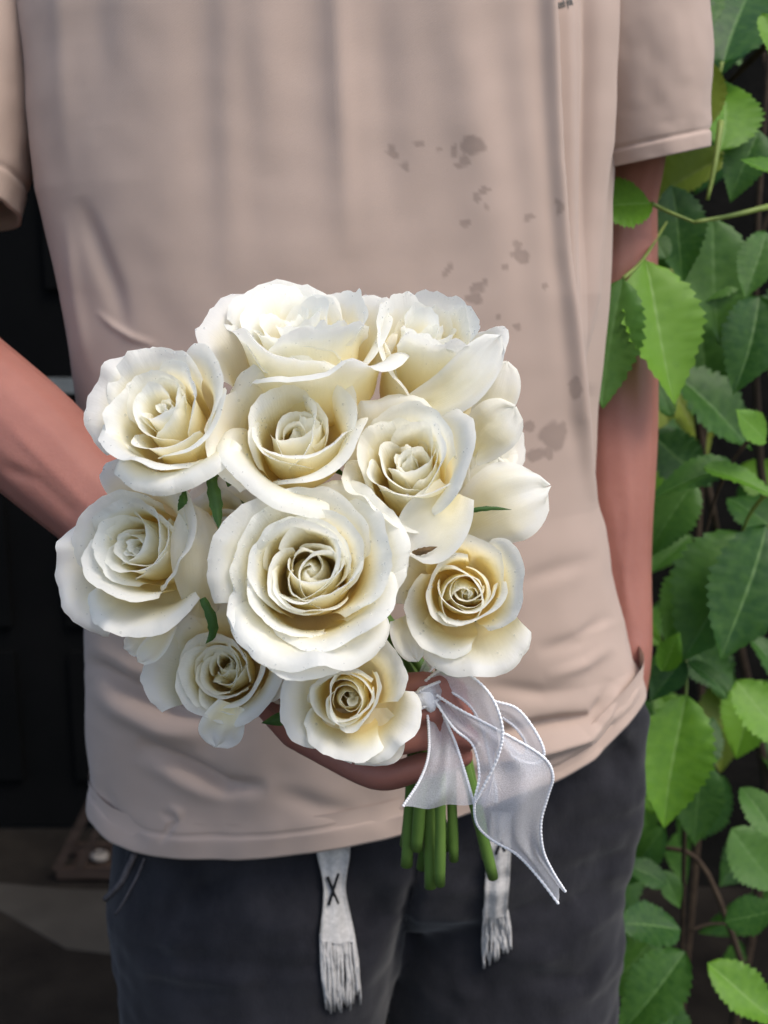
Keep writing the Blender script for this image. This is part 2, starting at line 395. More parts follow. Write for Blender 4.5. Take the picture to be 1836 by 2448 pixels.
def petiole(pts, r=.0016, m='petiole'):
    q = MB(); q.tube(spline(pts, 9), [r * (1.25 - .5 * i / 8) for i in range(9)], 7); q.obj('stalk' if m == 'petiole' else 'branch', M[m], shrub)
# hand placed leaves: base px, tip px (display pixels), depth base, depth tip, kind, variant, width, normal(cam frame)
HL = [((1394, 562), (1474, 868), .965, .915, 'leaf_bright', 0, 1.0, (.25, .25, .9)),
      ((1346, 602), (1296, 880), .940, .915, 'leaf', 4, .85, (-.15, .45, .85)),
      ((1408, 440), (1275, 435), .945, .93, 'leaf_bright', 4, 1.5, (.0, .4, .9)),
      ((1655, 1135), (1583, 1428), 1.02, .96, 'leaf', 0, 1.05, (.1, .45, .85)),
      ((1605, 1150), (1488, 1418), 1.06, 1.0, 'leaf', 2, 1.1, (-.2, .3, .9)),
      ((1482, 1500), (1437, 1792), 1.02, .97, 'leaf_bright', 0, .98, (-.1, .25, .95)),
      ((1556, 325), (1582, 150), 1.04, 1.08, 'leaf_bright', 2, 1.15, (.2, .5, .8)),
      ((1527, 275), (1535, 125), 1.0, 1.02, 'leaf_olive', 4, .8, (-.5, .1, .85)),
      ((1562, 138), (1615, -60), 1.06, 1.12, 'leaf', 0, 1.2, (.0, .5, .85)),
      ((1525, 60), (1480, -80), 1.08, 1.12, 'leaf', 4, 1.1, (-.1, .4, .9)),
      ((1600, 345), (1720, 385), .98, .95, 'leaf_bright', 0, .9, (.1, .7, .6)),
      ((1540, 470), (1555, 745), 1.12, 1.10, 'leaf', 4, 1.1, (.1, .2, .95)),
      ((1450, 400), (1500, 600), 1.08, 1.06, 'leaf', 1, 1.1, (0, .3, .9)),
      ((1590, 1005), (1400, 1035), 1.03, 1.02, 'leaf', 3, .85, (.1, .75, .6)),
      ((1520, 1010), (1690, 1050), 1.01, .98, 'leaf_bright', 1, .8, (.0, .75, .65)),
      ((1655, 955), (1595, 880), 1.0, .99, 'leaf_bright', 4, 1.2, (-.1, .5, .8)),
      ((1500, 1040), (1400, 1200), 1.10, 1.08, 'leaf', 1, 1.1, (-.1, .4, .9)),
      ((1430, 1450), (1470, 1370), 1.0, .99, 'leaf_bright', 4, 1.0, (0, .6, .8)),
      ((1475, 1420), (1410, 1515), 1.04, 1.02, 'leaf', 0, 1.1, (-.2, .5, .8)),
      ((1485, 1430), (1580, 1480), 1.03, 1.0, 'leaf', 3, .9, (0, .7, .6)),
      ((1590, 1470), (1720, 1640), 1.05, 1.0, 'leaf_bright', 4, 1.0, (.1, .4, .85)),
      ((1520, 1640), (1500, 1830), 1.10, 1.08, 'leaf', 4, .95, (0, .25, .95)),
      ((1600, 1700), (1700, 1820), 1.05, 1.0, 'leaf', 0, 1.0, (.1, .5, .8)),
      ((1580, 1790), (1690, 1930), 1.10, 1.08, 'leaf', 4, 1.2, (0, .5, .85)),
      ((1470, 2010), (1330, 1990), 1.04, 1.02, 'leaf', 4, 1.1, (-.1, .7, .7)),
      ((1480, 2055), (1338, 2235), 1.00, .96, 'leaf', 2, .9, (-.2, .5, .8)),
      ((1528, 2080), (1700, 2215), .99, .95, 'leaf_bright', 0, .95, (.1, .6, .75)),
      ((1565, 1990), (1690, 1960), 1.02, 1.0, 'leaf', 4, 1.15, (0, .7, .7)),
      ((1440, 1910), (1350, 1860), 1.08, 1.08, 'leaf', 1, 1.1, (0, .6, .8)),
      ((1430, 1880), (1480, 1960), 1.10, 1.08, 'leaf', 1, 1.1, (0, .6, .8)),
      ((1640, 640), (1600, 840), 1.10, 1.06, 'leaf', 2, 1.0, (0, .4, .9)),
      ((1600, 600), (1500, 640), 1.12, 1.10, 'leaf', 1, 1.0, (0, .4, .9)),
      ((1655, 500), (1620, 640), 1.06, 1.03, 'leaf', 0, 1.0, (0, .4, .9)),
      ((1450, 900), (1410, 800), 1.07, 1.07, 'leaf', 1, 1.0, (0, .5, .9)),
      ((1440, 560), (1400, 490), 1.04, 1.05, 'leaf', 1, 1.3, (0, .3, .9)),
      ((1540, 1200), (1440, 1380), 1.13, 1.10, 'leaf', 1, 1.1, (-.2, .4, .9)),
      ((1640, 280), (1590, 420), 1.07, 1.05, 'leaf', 1, 1.2, (0, .4, .9)),
      ((1645, 30), (1690, 130), 1.0, .98, 'leaf_bright', 1, .9, (0, .5, .8)),
      ((1420, 2150), (1500, 2300), 1.06, 1.02, 'leaf', 3, 1.0, (0, .5, .8))]
for (b, t_, yb, yt, kd, vr, ws, nn) in HL:
    put_leaf(P(b[0] * D, b[1] * D, yb), P(t_[0] * D, t_[1] * D, yt), camvec(*nn), kd, vr, ws)
rl = random.Random(11)
for i in range(150):
    px = rl.uniform(1380, 2250) if i % 4 else rl.uniform(1500, 1836); py = rl.uniform(-350, 2560); Y = rl.uniform(1.14, 1.8)
    hole = (1690 < px < 1836 and 850 < py < 1080) or (1540 < px < 1640 and 60 < py < 170) or (1600 < px < 1760 and 2030 < py < 2330) or (1480 < px < 1620 and 1940 < py < 2030)
    if hole and rl.random() < .85: continue
    b = P(px, py, Y); a = rl.uniform(0, 2 * math.pi); L = rl.uniform(.07, .125)
    dr = Vector((math.cos(a) * .6, rl.uniform(-.7, .1), -.55 + math.sin(a) * .5)).normalized()
    put_leaf(b, b + dr * L, camvec(rl.uniform(-.5, .5), rl.uniform(.2, .9), .8), rl.choice(['leaf'] * 6 + ['leaf_bright', 'leaf_olive']), rl.randrange(5), rl.uniform(.85, 1.15))
for pts, r, m in [(((1659, 447, 1.0), (1580, 466, .99), (1500, 480, .98)), .0022, 'petiole'), (((1557, 262, 1.0), (1545, 350, .985), (1528, 432, .98)), .0024, 'petiole'),
               (((1346, 602, .940), (1388, 562, .965), (1440, 480, 1.04)), .0016, 'petiole'), (((1408, 440, .955), (1450, 460, .98), (1500, 480, .98)), .0016, 'petiole'),
               (((1645, 925, 1.02), (1590, 985, 1.03), (1545, 1075, 1.05), (1515, 1190, 1.07)), .002, 'twig'), (((1659, 1060, 1.01), (1620, 1110, 1.03), (1600, 1160, 1.05)), .0018, 'petiole'),
               (((1480, 1420, 1.04), (1483, 1470, 1.03), (1482, 1505, 1.02)), .0018, 'petiole'), (((1500, 1180, 1.2), (1480, 1420, 1.06), (1478, 1800, 1.15), (1470, 2220, 1.2)), .003, 'twig'),
               (((1659, 90, 1.1), (1620, 130, 1.12), (1560, 190, 1.16)), .004, 'twig'), (((1640, 2200, 1.2), (1560, 1960, 1.16), (1500, 1850, 1.18), (1420, 1830, 1.2)), .0035, 'twig'),
               (((1490, 2010, 1.1), (1540, 1995, 1.1), (1600, 2000, 1.1)), .0018, 'twig'), (((1560, 135, 1.06), (1552, 170, 1.06), (1548, 230, 1.08)), .0018, 'petiole'),
               (((1659, 1150, 1.03), (1690, 1060, 1.06), (1700, 900, 1.1)), .0022, 'petiole'), (((1480, 740, 1.1), (1470, 820, 1.09), (1455, 900, 1.08)), .0016, 'petiole')]:
    petiole([P(a * D, b * D, c) for a, b, c in pts], r, m)
for i in range(12):                     # main stems rising from the ground
    x = rl.uniform(.42, 1.3); y = rl.uniform(1.3, 1.55)
    pts = [(x + rl.uniform(-.1, .1), y, -.03), (x + rl.uniform(-.08, .08), y + rl.uniform(-.05, .05), .5), (x + rl.uniform(-.12, .12), y + rl.uniform(-.1, .05), 1.1), (x + rl.uniform(-.2, .2), y + rl.uniform(-.12, .0), 1.75)]
    q = MB(); q.tube(spline(pts, 14), [.009 - .0005 * k for k in range(14)], 8); q.obj('branch', M['twig'], shrub)

# ================================================================== PERSON
person = empty('person', (0, .92, 0)); tag(person, 'person in beige shirt and charcoal trousers, one hand pocketed, one holding roses', 'person')
# ---- body: one skin surface (limb tubes merged)
bm_ = MB()
def PP(l): return [P(a, b, c) for a, b, c in l]
def limb(l, rad, n=18, flat=None, up=None, seg=16):
    q = spline([list(P(a, b, c)) + [r] + [f] for (a, b, c), r, f in zip(l, rad, flat or [1] * len(rad))], n)
    bm_.tube([Vector(x[:3]) for x in q], [x[3] for x in q], seg, [x[4] for x in q], up)
# viewer-left arm (reaches forward with the bouquet)
ELB = (-120, 880, .82); WR = (475, 1432, .70)
limb([(-170, -120, .93), (-215, 250, .90), (-205, 620, .87), (-165, 850, .835)], [.052, .050, .045, .043])
limb([(-190, 820, .85), (-70, 930, .81), (90, 1070, .775), (270, 1240, .738), WR], [.041, .043, .0415, .035, .0285], 22, [1, 1, 1, .95, .82], UP)
# palm and fingers round the stems
MC = [(745, 1585, .642), (735, 1645, .645), (728, 1705, .652), (722, 1762, .664)]
for (a, b, c), r in zip(MC, (.0135, .0135, .013, .0125)):
    limb([WR, ((a * .55 + WR[0] * .45), (b * .55 + WR[1] * .45) - (0), (c * .6 + WR[2] * .4)), (a, b, c)], [.021, .0165, r], 12, seg=12)
FG = [([MC[0], (890, 1640, .612), (1020, 1640, .604), (1110, 1652, .622)], (.0112, .0092, .0084, .0070)),
      ([MC[1], (885, 1702, .610), (1030, 1693, .601), (1128, 1702, .620)], (.0112, .0094, .0085, .0072)),
      ([MC[2], (888, 1775, .614), (1030, 1758, .603), (1140, 1766, .622)], (.0110, .0095, .0085, .0072)),
      ([MC[3], (900, 1850, .626), (1020, 1830, .611), (1128, 1803, .626)], (.0106, .0095, .0078, .0066))]
for l, r in FG:
    n = len(l); q = spline([list(P(*a)) + [b] for a, b in zip(l, r)], 20)
    pr = [x[3] * (1 + .09 * math.exp(-((i - 6.5) / 1.6) ** 2) + .06 * math.exp(-((i - 13) / 1.4) ** 2)) for i, x in enumerate(q)]
    pr[-1] *= .55
    bm_.tube([Vector(x[:3]) for x in q], pr, 14); 
limb([(600, 1545, .69), (760, 1625, .695), (930, 1655, .694), (1040, 1672, .688), (1085, 1680, .682)], [.018, .0135, .0115, .0105, .006], 16, seg=12)
# viewer-right arm, hand in the trouser pocket
limb([(1470, -150, .97), (1500, 150, .98), (1455, 520, 1.03)], [.052, .044, .041])
limb([(1458, 440, 1.03), (1456, 760, 1.01), (1462, 1040, .985), (1472, 1300, .96), (1494, 1480, .94), (1500, 1560, .932), (1490, 1650, .928), (1440, 1770, .93), (1380, 1900, .93)],
     [.042, .044, .0415, .034, .0285, .0300, .0315, .032, .02], 34, [1, 1, 1, .95, .85, .7, .6, .55, .5], (1, 0, 0))
# torso, hips, legs, neck, head
def ring_tube(cs): bm_.tube([Vector(c[:3]) for c in cs], [c[3] for c in cs], 20, [c[4] for c in cs], (0, 1, 0))
ring_tube([(-.02, .93, .74, .09, .6), (-.02, .93, .9, .145, .5), (-.02, .93, 1.08, .14, .64), (-.02, .93, 1.28, .155, .62), (-.01, .94, 1.42, .15, .55), (-.01, .95, 1.47, .07, .8), (-.01, .95, 1.53, .055, 1), (-.01, .945, 1.6, .055, 1)])
bm_.tube([(-.19, .93, 1.41), (-.01, .945, 1.43), (.20, .955, 1.41)], [.052, .075, .052], 16)
bm_.ball((-.01, .93, 1.66), (.076, .095, .115), 20, 14); bm_.ball((-.01, .895, 1.60), (.055, .06, .055), 16, 10)
bm_.tube([(-.01, .845, 1.675), (-.01, .822, 1.64), (-.01, .84, 1.628)], [.008, .013, .012], 10)
for s in (-1, 1): bm_.ball((-.01 + s * .078, .945, 1.655), (.012, .02, .03), 10, 7)
for cx, cy in ((-.115, .90), (.115, .92)):
    bm_.tube([(cx * .9, cy + .02, .80), (cx, cy + .02, .45), (cx, cy + .02, .10)], [.05, .045, .035], 14)
body_me = remesh(bm_.mesh('body'), .0028, 5, .5)
co = getco(body_me); px, py = proj(co)
# tendons and veins on the forearms: faint real relief along the limb
def seg_dist(px, py, pl):
    best = np.full(len(px), 1e9); tt = np.zeros(len(px)); L = 0; tot = sum(math.dist(pl[i], pl[i + 1]) for i in range(len(pl) - 1))
    for (x0, y0), (x1, y1) in zip(pl[:-1], pl[1:]):
        dx, dy = x1 - x0, y1 - y0; l2 = dx * dx + dy * dy
        t = np.clip(((px - x0) * dx + (py - y0) * dy) / l2, 0, 1); d = np.hypot(px - x0 - t * dx, py - y0 - t * dy)
        k = d < best; best = np.where(k, d, best); tt = np.where(k, (L + t * math.sqrt(l2)) / tot, tt); L += math.sqrt(l2)
    return best, tt
front = co[:, 1] < .95
for pl, sg, am in [([(1500, 1080), (1505, 1230), (1492, 1400), (1500, 1520)], 11, .0012), ([(1462, 1180), (1480, 1330), (1512, 1500)], 9, .0009),
                   ([(0, 1110), (90, 1150), (200, 1250)], 14, -.0018), ([(20, 1020), (120, 1120), (240, 1240)], 10, .0010), ([(840, 1800), (900, 1812), (975, 1808), (1030, 1793)], 5, -.0012)]:
    d, t = seg_dist(px, py, pl); co[:, 1] -= np.where(front, am * np.exp(-(d / sg) ** 2) * np.clip(np.minimum(t, 1 - t) * 6, 0, 1), 0)
setco(body_me, co)
body = link('body', body_me, M['skin'], person)
hm = MB(); hm.ball((-.01, .945, 1.69), (.086, .10, .10), 22, 14); hme = hm.mesh('hair'); hc = getco(hme)
hc[:, 2] = np.where((hc[:, 1] < .89) & (hc[:, 2] < 1.70), 1.70 + (hc[:, 2] - 1.70) * .2, hc[:, 2]); hc += (np.random.RandomState(2).rand(*hc.shape) - .5) * .006; setco(hme, hc)
link('hair', hme, M['hair'], person)

# ---- trousers
tm = MB()
def tring(cs): tm.tube([Vector(c[:3]) for c in cs], [c[3] for c in cs], 28, [c[4] for c in cs], (0, 1, 0))
YT = .915
def edge_at(pts, z):
    ws = sorted([(P(a, b, YT).z, P(a, b, YT).x) for a, b in pts]); return np.interp(z, [q[0] for q in ws], [q[1] for q in ws])
TL = [(262, 1700), (264, 2027), (272, 2102), (262, 2150), (277, 2189), (300, 2262), (311, 2370), (322, 2442)]
TR = [(1556, 1660), (1560, 1698), (1560, 1760), (1539, 1894), (1515, 2036), (1499, 2158), (1487, 2280), (1470, 2443)]
zc = P(980, 2110, YT).z
hips = []
for z in np.linspace(zc - .02, .93, 9):
    l, r = edge_at(TL, z), edge_at(TR, z); k = float(sst((z - .80) / .06)); l += .03 * k; r -= .06 * float(sst((z - P(1556, 1712, YT).z) / .035)); hips.append(((l + r) / 2, YT, z, (r - l) / 2, (.090 - .014 * k) / ((r - l) / 2)))
hips[0] = (*hips[0][:3], hips[0][3] * .82, hips[0][4] * .62); hips[1] = (*hips[1][:3], hips[1][3], hips[1][4] * .88); tring(hips)
zb = P(900, 2448, YT).z; xl, xs, xr = P(322, 2442, YT).x, P(912, 2448, .88).x, P(1470, 2443, YT).x
zt = zc + .10
lcx, lr_ = (xl + xs) / 2, (xs - xl) / 2; rcx, rr_ = (xs + xr) / 2 + .004, (xr - xs) / 2
xlt, xst, xrt = edge_at(TL, zc), P(995, 2110, .88).x, edge_at(TR, zc)
tring([((xlt + xst) / 2, .905, zt, (xst - xlt) / 2 * .9, .66), ((xlt + xst) / 2, .90, zc, (xst - xlt) / 2, .78), (lcx, .890, zb, lr_, .98), (lcx - .005, .90, .35, .088, 1), (lcx - .005, .92, .04, .075, 1.1)])
tring([((xst + xrt) / 2, .93, zt, (xrt - xst) / 2 * .85, .62), ((xst + xrt) / 2, .928, zc, (xrt - xst) / 2, .90), (rcx, .940, zb, rr_, .93), (rcx + .005, .955, .35, .088, 1), (rcx + .005, .965, .04, .075, 1.1)])
tro_me = remesh(tm.mesh('trousers'), .005, 22, .5)
co = getco(tro_me); px, py = proj(co)
nz = fbm(co * np.array([1, 1, 2.2]), 9, 3, 3); nz2 = fbm(co, 30, 5, 2)
dsp = .008 * nz + .0024 * nz2
fr = co[:, 1] < .93
def folds(dsp, px, py, fr, items):
    for pl, sg, am in items:
        d, t = seg_dist(px, py, pl); dsp += np.where(fr, am * np.exp(-(d / sg) ** 2) * np.sin(math.pi * np.clip(t, 0, 1)) ** 1.0, 0)
    return dsp
dsp = folds(dsp, px, py, fr, [([(285, 2250), (420, 2300), (700, 2325), (860, 2310)], 26, -.006), ([(300, 2310), (450, 2340), (640, 2350)], 18, .005),
    ([(290, 2200), (400, 2195), (480, 2150), (540, 2080)], 30, -.005), ([(1330, 2090), (1420, 2080), (1510, 2040)], 24, -.004), ([(1250, 2330), (1380, 2345), (1470, 2330)], 20, -.005),
    ([(1002, 1940), (999, 2087), (968, 2213), (931, 2394), (905, 2520)], 15, -.014), ([(960, 2000), (955, 2100), (925, 2213), (880, 2394), (860, 2500)], 34, .006), ([(1440, 1800), (1480, 1850), (1530, 1900)], 22, -.004), ([(1480, 1700), (1500, 1760), (1545, 1820)], 16, .004),
    ([(1100, 2200), (1250, 2240), (1400, 2230)], 26, -.004)])
dirs = np.zeros_like(co); dirs[:, 1] = -1
co2 = co + dirs * dsp[:, None]; co2[:, 0] += np.where(np.abs(co[:, 1] - YT) < .06, .003 * nz * np.sign(co[:, 0]), 0)
setco(tro_me, co2); tro = link('trousers', tro_me, M['denim'], person); bvt = bvh_of(tro_me)
def hit(bv, px, py, lift=.0015, default=.80):
    d = ray(px, py).normalized(); h = bv.ray_cast(CAM, d)
    return (h[0] - d * lift) if h[0] else P(px, py, default)
# pocket edge (slightly gaping flap), fly seam, side seam
q = MB(); pts = [hit(bvt, a, b, .004) for a, b in ((322, 2041), (306, 2075), (290, 2108), (272, 2130))] + [P(253, 2148, .875)]
q.tube(spline(pts, 16), .0028, 8); q.obj('pocket_edge', M['denim_edge'], tro)
q = MB(); q.tube(spline([hit(bvt, a, b, .001) for a, b in ((345, 2052), (330, 2090), (312, 2125), (290, 2165), (276, 2185))], 16), .0012, 6); q.obj('pocket_seam', M['denim_edge'], tro)
q = MB(); q.tube(spline([hit(bvt, a, b, .0005) for a, b in ((996, 2010), (1000, 2060), (997, 2100), (984, 2150), (970, 2200))], 20), .0012, 6); q.obj('fly_seam', M['denim'], tro)
for cx, cy in ((lcx - .005, .89), (rcx + .005, .925)):   # shoes
    q = MB(); q.tube([(cx, cy + .10, .03), (cx, cy + .07, .045), (cx, cy, .05), (cx, cy - .08, .04), (cx, cy - .15, .03), (cx, cy - .18, .024)], [.03, .038, .042, .046, .042, .022], 16, [.9, 1, 1, .8, .65, .8], (0, 0, 1)); q.obj('shoe', M['shoe'], person)

# ---- drawstrings with fringed ends
def drawstring(rows, thread_top, ends, X, seed, sway=0):
    rs = random.Random(seed); nc = 28; V = []
    cr_ = spline(rows, 46)                       # (py, xl, xr)
    for py, x0, x1 in cr_:
        for k in range(nc):
            a = 2 * math.pi * k / nc; ux = math.cos(a); uz = math.sin(a)
            px = (x0 + x1) / 2 + ux * (x1 - x0) / 2
            b = hit(bvt, px, py, .004); rib = .0013 * math.cos(11 * ux * math.pi) if uz < 0 else 0
            V.append(b + Vector((0, -.0028, 0)) + Vector((0, 1, 0)) * (uz * .0028 * (1 - .3 * ux * ux) - rib))
    dr = link('drawstring', mesh('drawstring', V, grid_faces(len(cr_), nc, True)), M['cord'], tro)
    for x0, x1, y1 in ends:
        q = MB(); pts = []
        for t in np.linspace(0, 1, 8):
            px = x0 + (x1 - x0) * t + 4 * math.sin(t * 5 + seed + x0) * t; py = thread_top + (y1 - thread_top) * t
            pts.append(hit(bvt, px, py, .004) + Vector((0, -rs.uniform(0, .0035) * (1 if 0 < t < 1 else .6), 0)))
        q.tube(pts, [.0011] * 7 + [.0008], 6); q.obj('fringe_thread', M['cord'], tro)
    for a, b in X:
        q = MB(); q.tube([hit(bvt, *a, .0098), hit(bvt, (a[0] + b[0]) / 2, (a[1] + b[1]) / 2, .0112), hit(bvt, *b, .0098)], .0013, 7); q.obj('cross_stitch', M['black_thread'], tro)
r1 = random.Random(3)
ends = []
for k in range(26):
    u = k / 25; ends.append((768 + 80 * u + r1.uniform(-3, 3), 776 + 86 * u + r1.uniform(-7, 7), 2418 - 26 * u + r1.uniform(-22, 12)))
drawstring([(1990, 756, 838), (2040, 758, 837), (2085, 768, 830), (2123, 773, 827), (2170, 771, 836), (2231, 765, 849), (2245, 766, 850)], 2232, ends, [((783, 2097), (808, 2160)), ((809, 2088), (786, 2164))], 3)
ends = []
for k in range(20):
    u = k / 19; ends.append((1156 + 56 * u + r1.uniform(-2, 2), 1156 + 70 * u + r1.uniform(-5, 5), 2304 - 40 * u + r1.uniform(-14, 12)))
drawstring([(1940, 1170, 1222), (2010, 1168, 1221), (2080, 1160, 1219), (2163, 1156, 1213), (2185, 1155, 1213)], 2172, ends, [((1186, 2042), (1196, 2014)), ((1206, 2034), (1196, 2010))], 8)

# ---- shirt body
YS = .905; NSUP = 2.5
SL = [(-30, -500), (20, -200), (57, 0), (75, 150), (81, 271), (103, 461), (157, 700), (181, 852), (196, 988), (205, 1250), (218, 1525), (215, 1674), (226, 1823), (219, 1878), (218, 1950), (222, 2010)]
SR = [(1500, -500), (1496, -200), (1490, 0), (1484, 353), (1473, 542), (1466, 700), (1446, 883), (1438, 985), (1432, 1107), (1431, 1188), (1458, 1351), (1491, 1520), (1500, 1560), (1519, 1589), (1532, 1629), (1539, 1658), (1536, 1720)]
def edges(pts):
    a = sorted([(P(x, y, YS).z, P(x, y, YS).x) for x, y in pts]); return np.array([q[0] for q in a]), np.array([q[1] for q in a])
zL, xL = edges(SL); zR, xR = edges(SR)
def bfront(z): return .112 + .008 * sst((z - .85) / .4) - .045 * sst((z - 1.40) / .15)
def xl_(z):
    s = np.interp(z, zL, xL); k = sst((z - 1.455) / .095); return s * (1 - k) + (-.085) * k
def xr_(z):
    s = np.interp(z, zR, xR); k = sst((z - 1.455) / .095); return s * (1 - k) + (.07) * k
HEM = [(222, 1972), (236, 1990), (263, 2015), (317, 2038), (421, 2051), (557, 2056), (692, 2047), (828, 2026), (900, 2011), (963, 1997), (1080, 1962), (1200, 1920), (1325, 1868), (1417, 1812), (1478, 1751), (1527, 1690), (1539, 1660)]
hx, hz = [], []
for a, b in HEM:
    Y = .82
    for _ in range(12):
        p = P(a, b, Y); l, r = xl_(p.z), xr_(p.z); u = min(1, abs((p.x - (l + r) / 2) / ((r - l) / 2)))
        Y = Y * .5 + .5 * (YS - bfront(p.z) * (1 - u ** NSUP) ** (1 / NSUP))
    p = P(a, b, Y); hx.append(p.x); hz.append(p.z)
hx = np.array(hx); hz = np.array(hz); od = np.argsort(hx); hx = hx[od]; hz = hz[od]
nf, nb = 360, 70
al = np.concatenate([np.linspace(math.pi, 0, nf, endpoint=False), np.linspace(0, -math.pi, nb, endpoint=False)])
ca, sa = np.cos(al), np.sin(al)
ux = np.sign(ca) * np.abs(ca) ** (2 / NSUP); uy = np.sign(sa) * np.abs(sa) ** (2 / NSUP)
NR = 340; ztop = 1.55
ts = np.concatenate([np.linspace(0, .12, 14, endpoint=False), np.linspace(.12, 1, NR)])
V = np.zeros((len(ts), len(al), 3))
xh = np.interp(ux, [-1, 1], [hx[0], hx[-1]])
zh = np.interp(xh, hx, hz)
for _ in range(5):
    l, r = xl_(zh), xr_(zh); xh = (l + r) / 2 + ux * (r - l) / 2; zh = np.interp(xh, hx, hz)
zback = np.interp(ux, [-1, 1], [hz[0], hz[-1]]) - .02 * np.sqrt(np.clip(1 - ux ** 2, 0, 1)); zh = np.where(sa < 0, zback, zh)
for i, t in enumerate(ts):
    z = ztop + (zh - ztop) * t; l, r = xl_(z), xr_(z)
    V[i, :, 0] = (l + r) / 2 + ux * (r - l) / 2; V[i, :, 1] = YS - np.where(uy > 0, bfront(z), .12) * uy; V[i, :, 2] = z
co = V.reshape(-1, 3).copy(); px, py = proj(co); tt = np.repeat(ts, len(al))
fr = np.tile(sa > -.02, len(ts))
dsp = np.zeros(len(co))
cof = co[:, [0, 2]]
nz = fbm(np.c_[co[:, 0] * 14, co[:, 1] * 6, co[:, 2] * 5], 1.0, 2, 2); dsp += .0030 * nz
nz3 = fbm(np.c_[co[:, 0], co[:, 1], co[:, 2]], 22, 6, 2); dsp += .0011 * nz3 * (.8 + .8 * sst((py - 1150) / 400))
dsp = folds(dsp, px, py, fr, [
    ([(795, -300), (806, 60), (818, 300), (830, 620)], 30, .0042), ([(728, -300), (730, 60), (740, 330), (760, 640)], 60, -.0030), ([(600, -300), (625, 100), (640, 420)], 55, .003),
    ([(540, -300), (540, 100), (548, 360), (560, 700)], 40, .0030), ([(468, -300), (470, 80), (476, 350), (500, 760)], 60, -.0026), ([(215, -300), (225, 60), (245, 300)], 50, -.0028), ([(130, -300), (140, 100), (150, 330), (170, 480)], 26, .0025),
    ([(900, -300), (905, 100), (930, 400), (960, 640)], 50, -.0035), ([(1060, -300), (1100, 100), (1180, 500), (1240, 900)], 60, .0045), ([(1230, -300), (1245, 150), (1290, 600), (1340, 1050)], 36, .003),
    ([(184, 470), (225, 570), (271, 690), (300, 800)], 22, -.005), ([(150, 505), (170, 620), (182, 720), (215, 900)], 16, .0035), ([(226, 743), (270, 780), (316, 807), (380, 830)], 8, .0022),
    ([(205, 1575), (250, 1600), (308, 1645), (412, 1699), (520, 1730)], 19, -.013), ([(215, 1640), (290, 1690), (390, 1740), (500, 1770)], 28, .009), ([(215, 1540), (300, 1590), (420, 1640)], 20, .003),
    ([(330, 1770), (400, 1805), (466, 1843), (534, 1880), (640, 1880)], 19, -.012), ([(300, 1810), (400, 1850), (480, 1895), (560, 1915)], 20, .003), ([(240, 1850), (250, 1930), (300, 1990), (360, 2010)], 22, -.003),
    ([(640, 1890), (760, 1930), (860, 1950)], 24, -.003), ([(380, 1940), (420, 1960), (400, 1990), (385, 2015)], 7, -.0028), ([(400, 1925), (430, 1940), (425, 1970)], 8, .002),
    ([(1120, 1770), (1250, 1745), (1336, 1727), (1417, 1718), (1446, 1672), (1462, 1620)], 15, -.010), ([(1100, 1840), (1230, 1810), (1336, 1776), (1397, 1757), (1450, 1705), (1474, 1640)], 17, .010),
    ([(1200, 1880), (1340, 1835), (1430, 1780), (1490, 1700), (1520, 1620)], 12, -.004), ([(1460, 1740), (1500, 1680), (1522, 1630)], 8, .003),
    ([(1280, 1560), (1380, 1530), (1470, 1470)], 18, -.003), ([(1300, 1620), (1400, 1585), (1470, 1540)], 16, .003), ([(1220, 1400), (1340, 1360), (1440, 1330)], 22, -.002), ([(1150, 1640), (1300, 1660), (1400, 1640)], 20, -.003),
    ([(1452, -300), (1456, 100), (1450, 500), (1440, 800)], 12, -.006), ([(1400, -300), (1405, 200), (1412, 600), (1420, 1000)], 18, .004), ([(1500, 1480), (1340, 1545), (1330, 1560)], 10, .001)])
# front panel fold edge on the right: the cloth steps back beyond it
rx = np.interp(py, [-400, 108, 380, 597, 781, 985, 1188, 1300], [1310, 1327, 1337, 1354, 1377, 1397, 1429, 1450])
step = sst((px - rx) / 16) * np.clip((1260 - py) / 160, 0, 1) * np.where(fr, 1, 0); dsp -= .020 * step * np.clip((1500 - px) / 60 + .3, 0, 1)
dsp += np.where(fr, .008 * np.exp(-((px - rx + 10) / 18) ** 2) * np.clip((1200 - py) / 200, 0, 1), 0)
# hem: stitched band
hemd = (1 - tt) * (ztop - np.tile(zh, len(ts)))
dsp += np.where(hemd < .019, .0009, 0) - .0014 * np.exp(-((hemd - .020) / .0014) ** 2) + .0012 * nz3 * np.exp(-((hemd - .02) / .012) ** 2)
nrm = np.zeros_like(co); nrm[:, 0] = np.tile(ux * .55, len(ts)); nrm[:, 1] = -np.tile(uy, len(ts)); nl = np.linalg.norm(nrm, axis=1); nrm /= nl[:, None]
co = co + nrm * dsp[:, None]
V = co.reshape(len(ts), len(al), 3)
ins = V[-1].copy(); cen = np.array([V[-1, :, 0].mean(), YS, 0]); 
i1 = ins.copy(); i1[:, :2] = cen[:2] + (ins[:, :2] - cen[:2]) * .985; i1[:, 2] += .001
i2 = i1.copy(); i2[:, 2] += .03
V = np.concatenate([V, i1[None], i2[None]]); nrow = V.shape[0]
me = mesh('shirt', V.reshape(-1, 3), grid_faces(nrow, len(al), True))
co = V.reshape(-1, 3); px, py = proj(co)
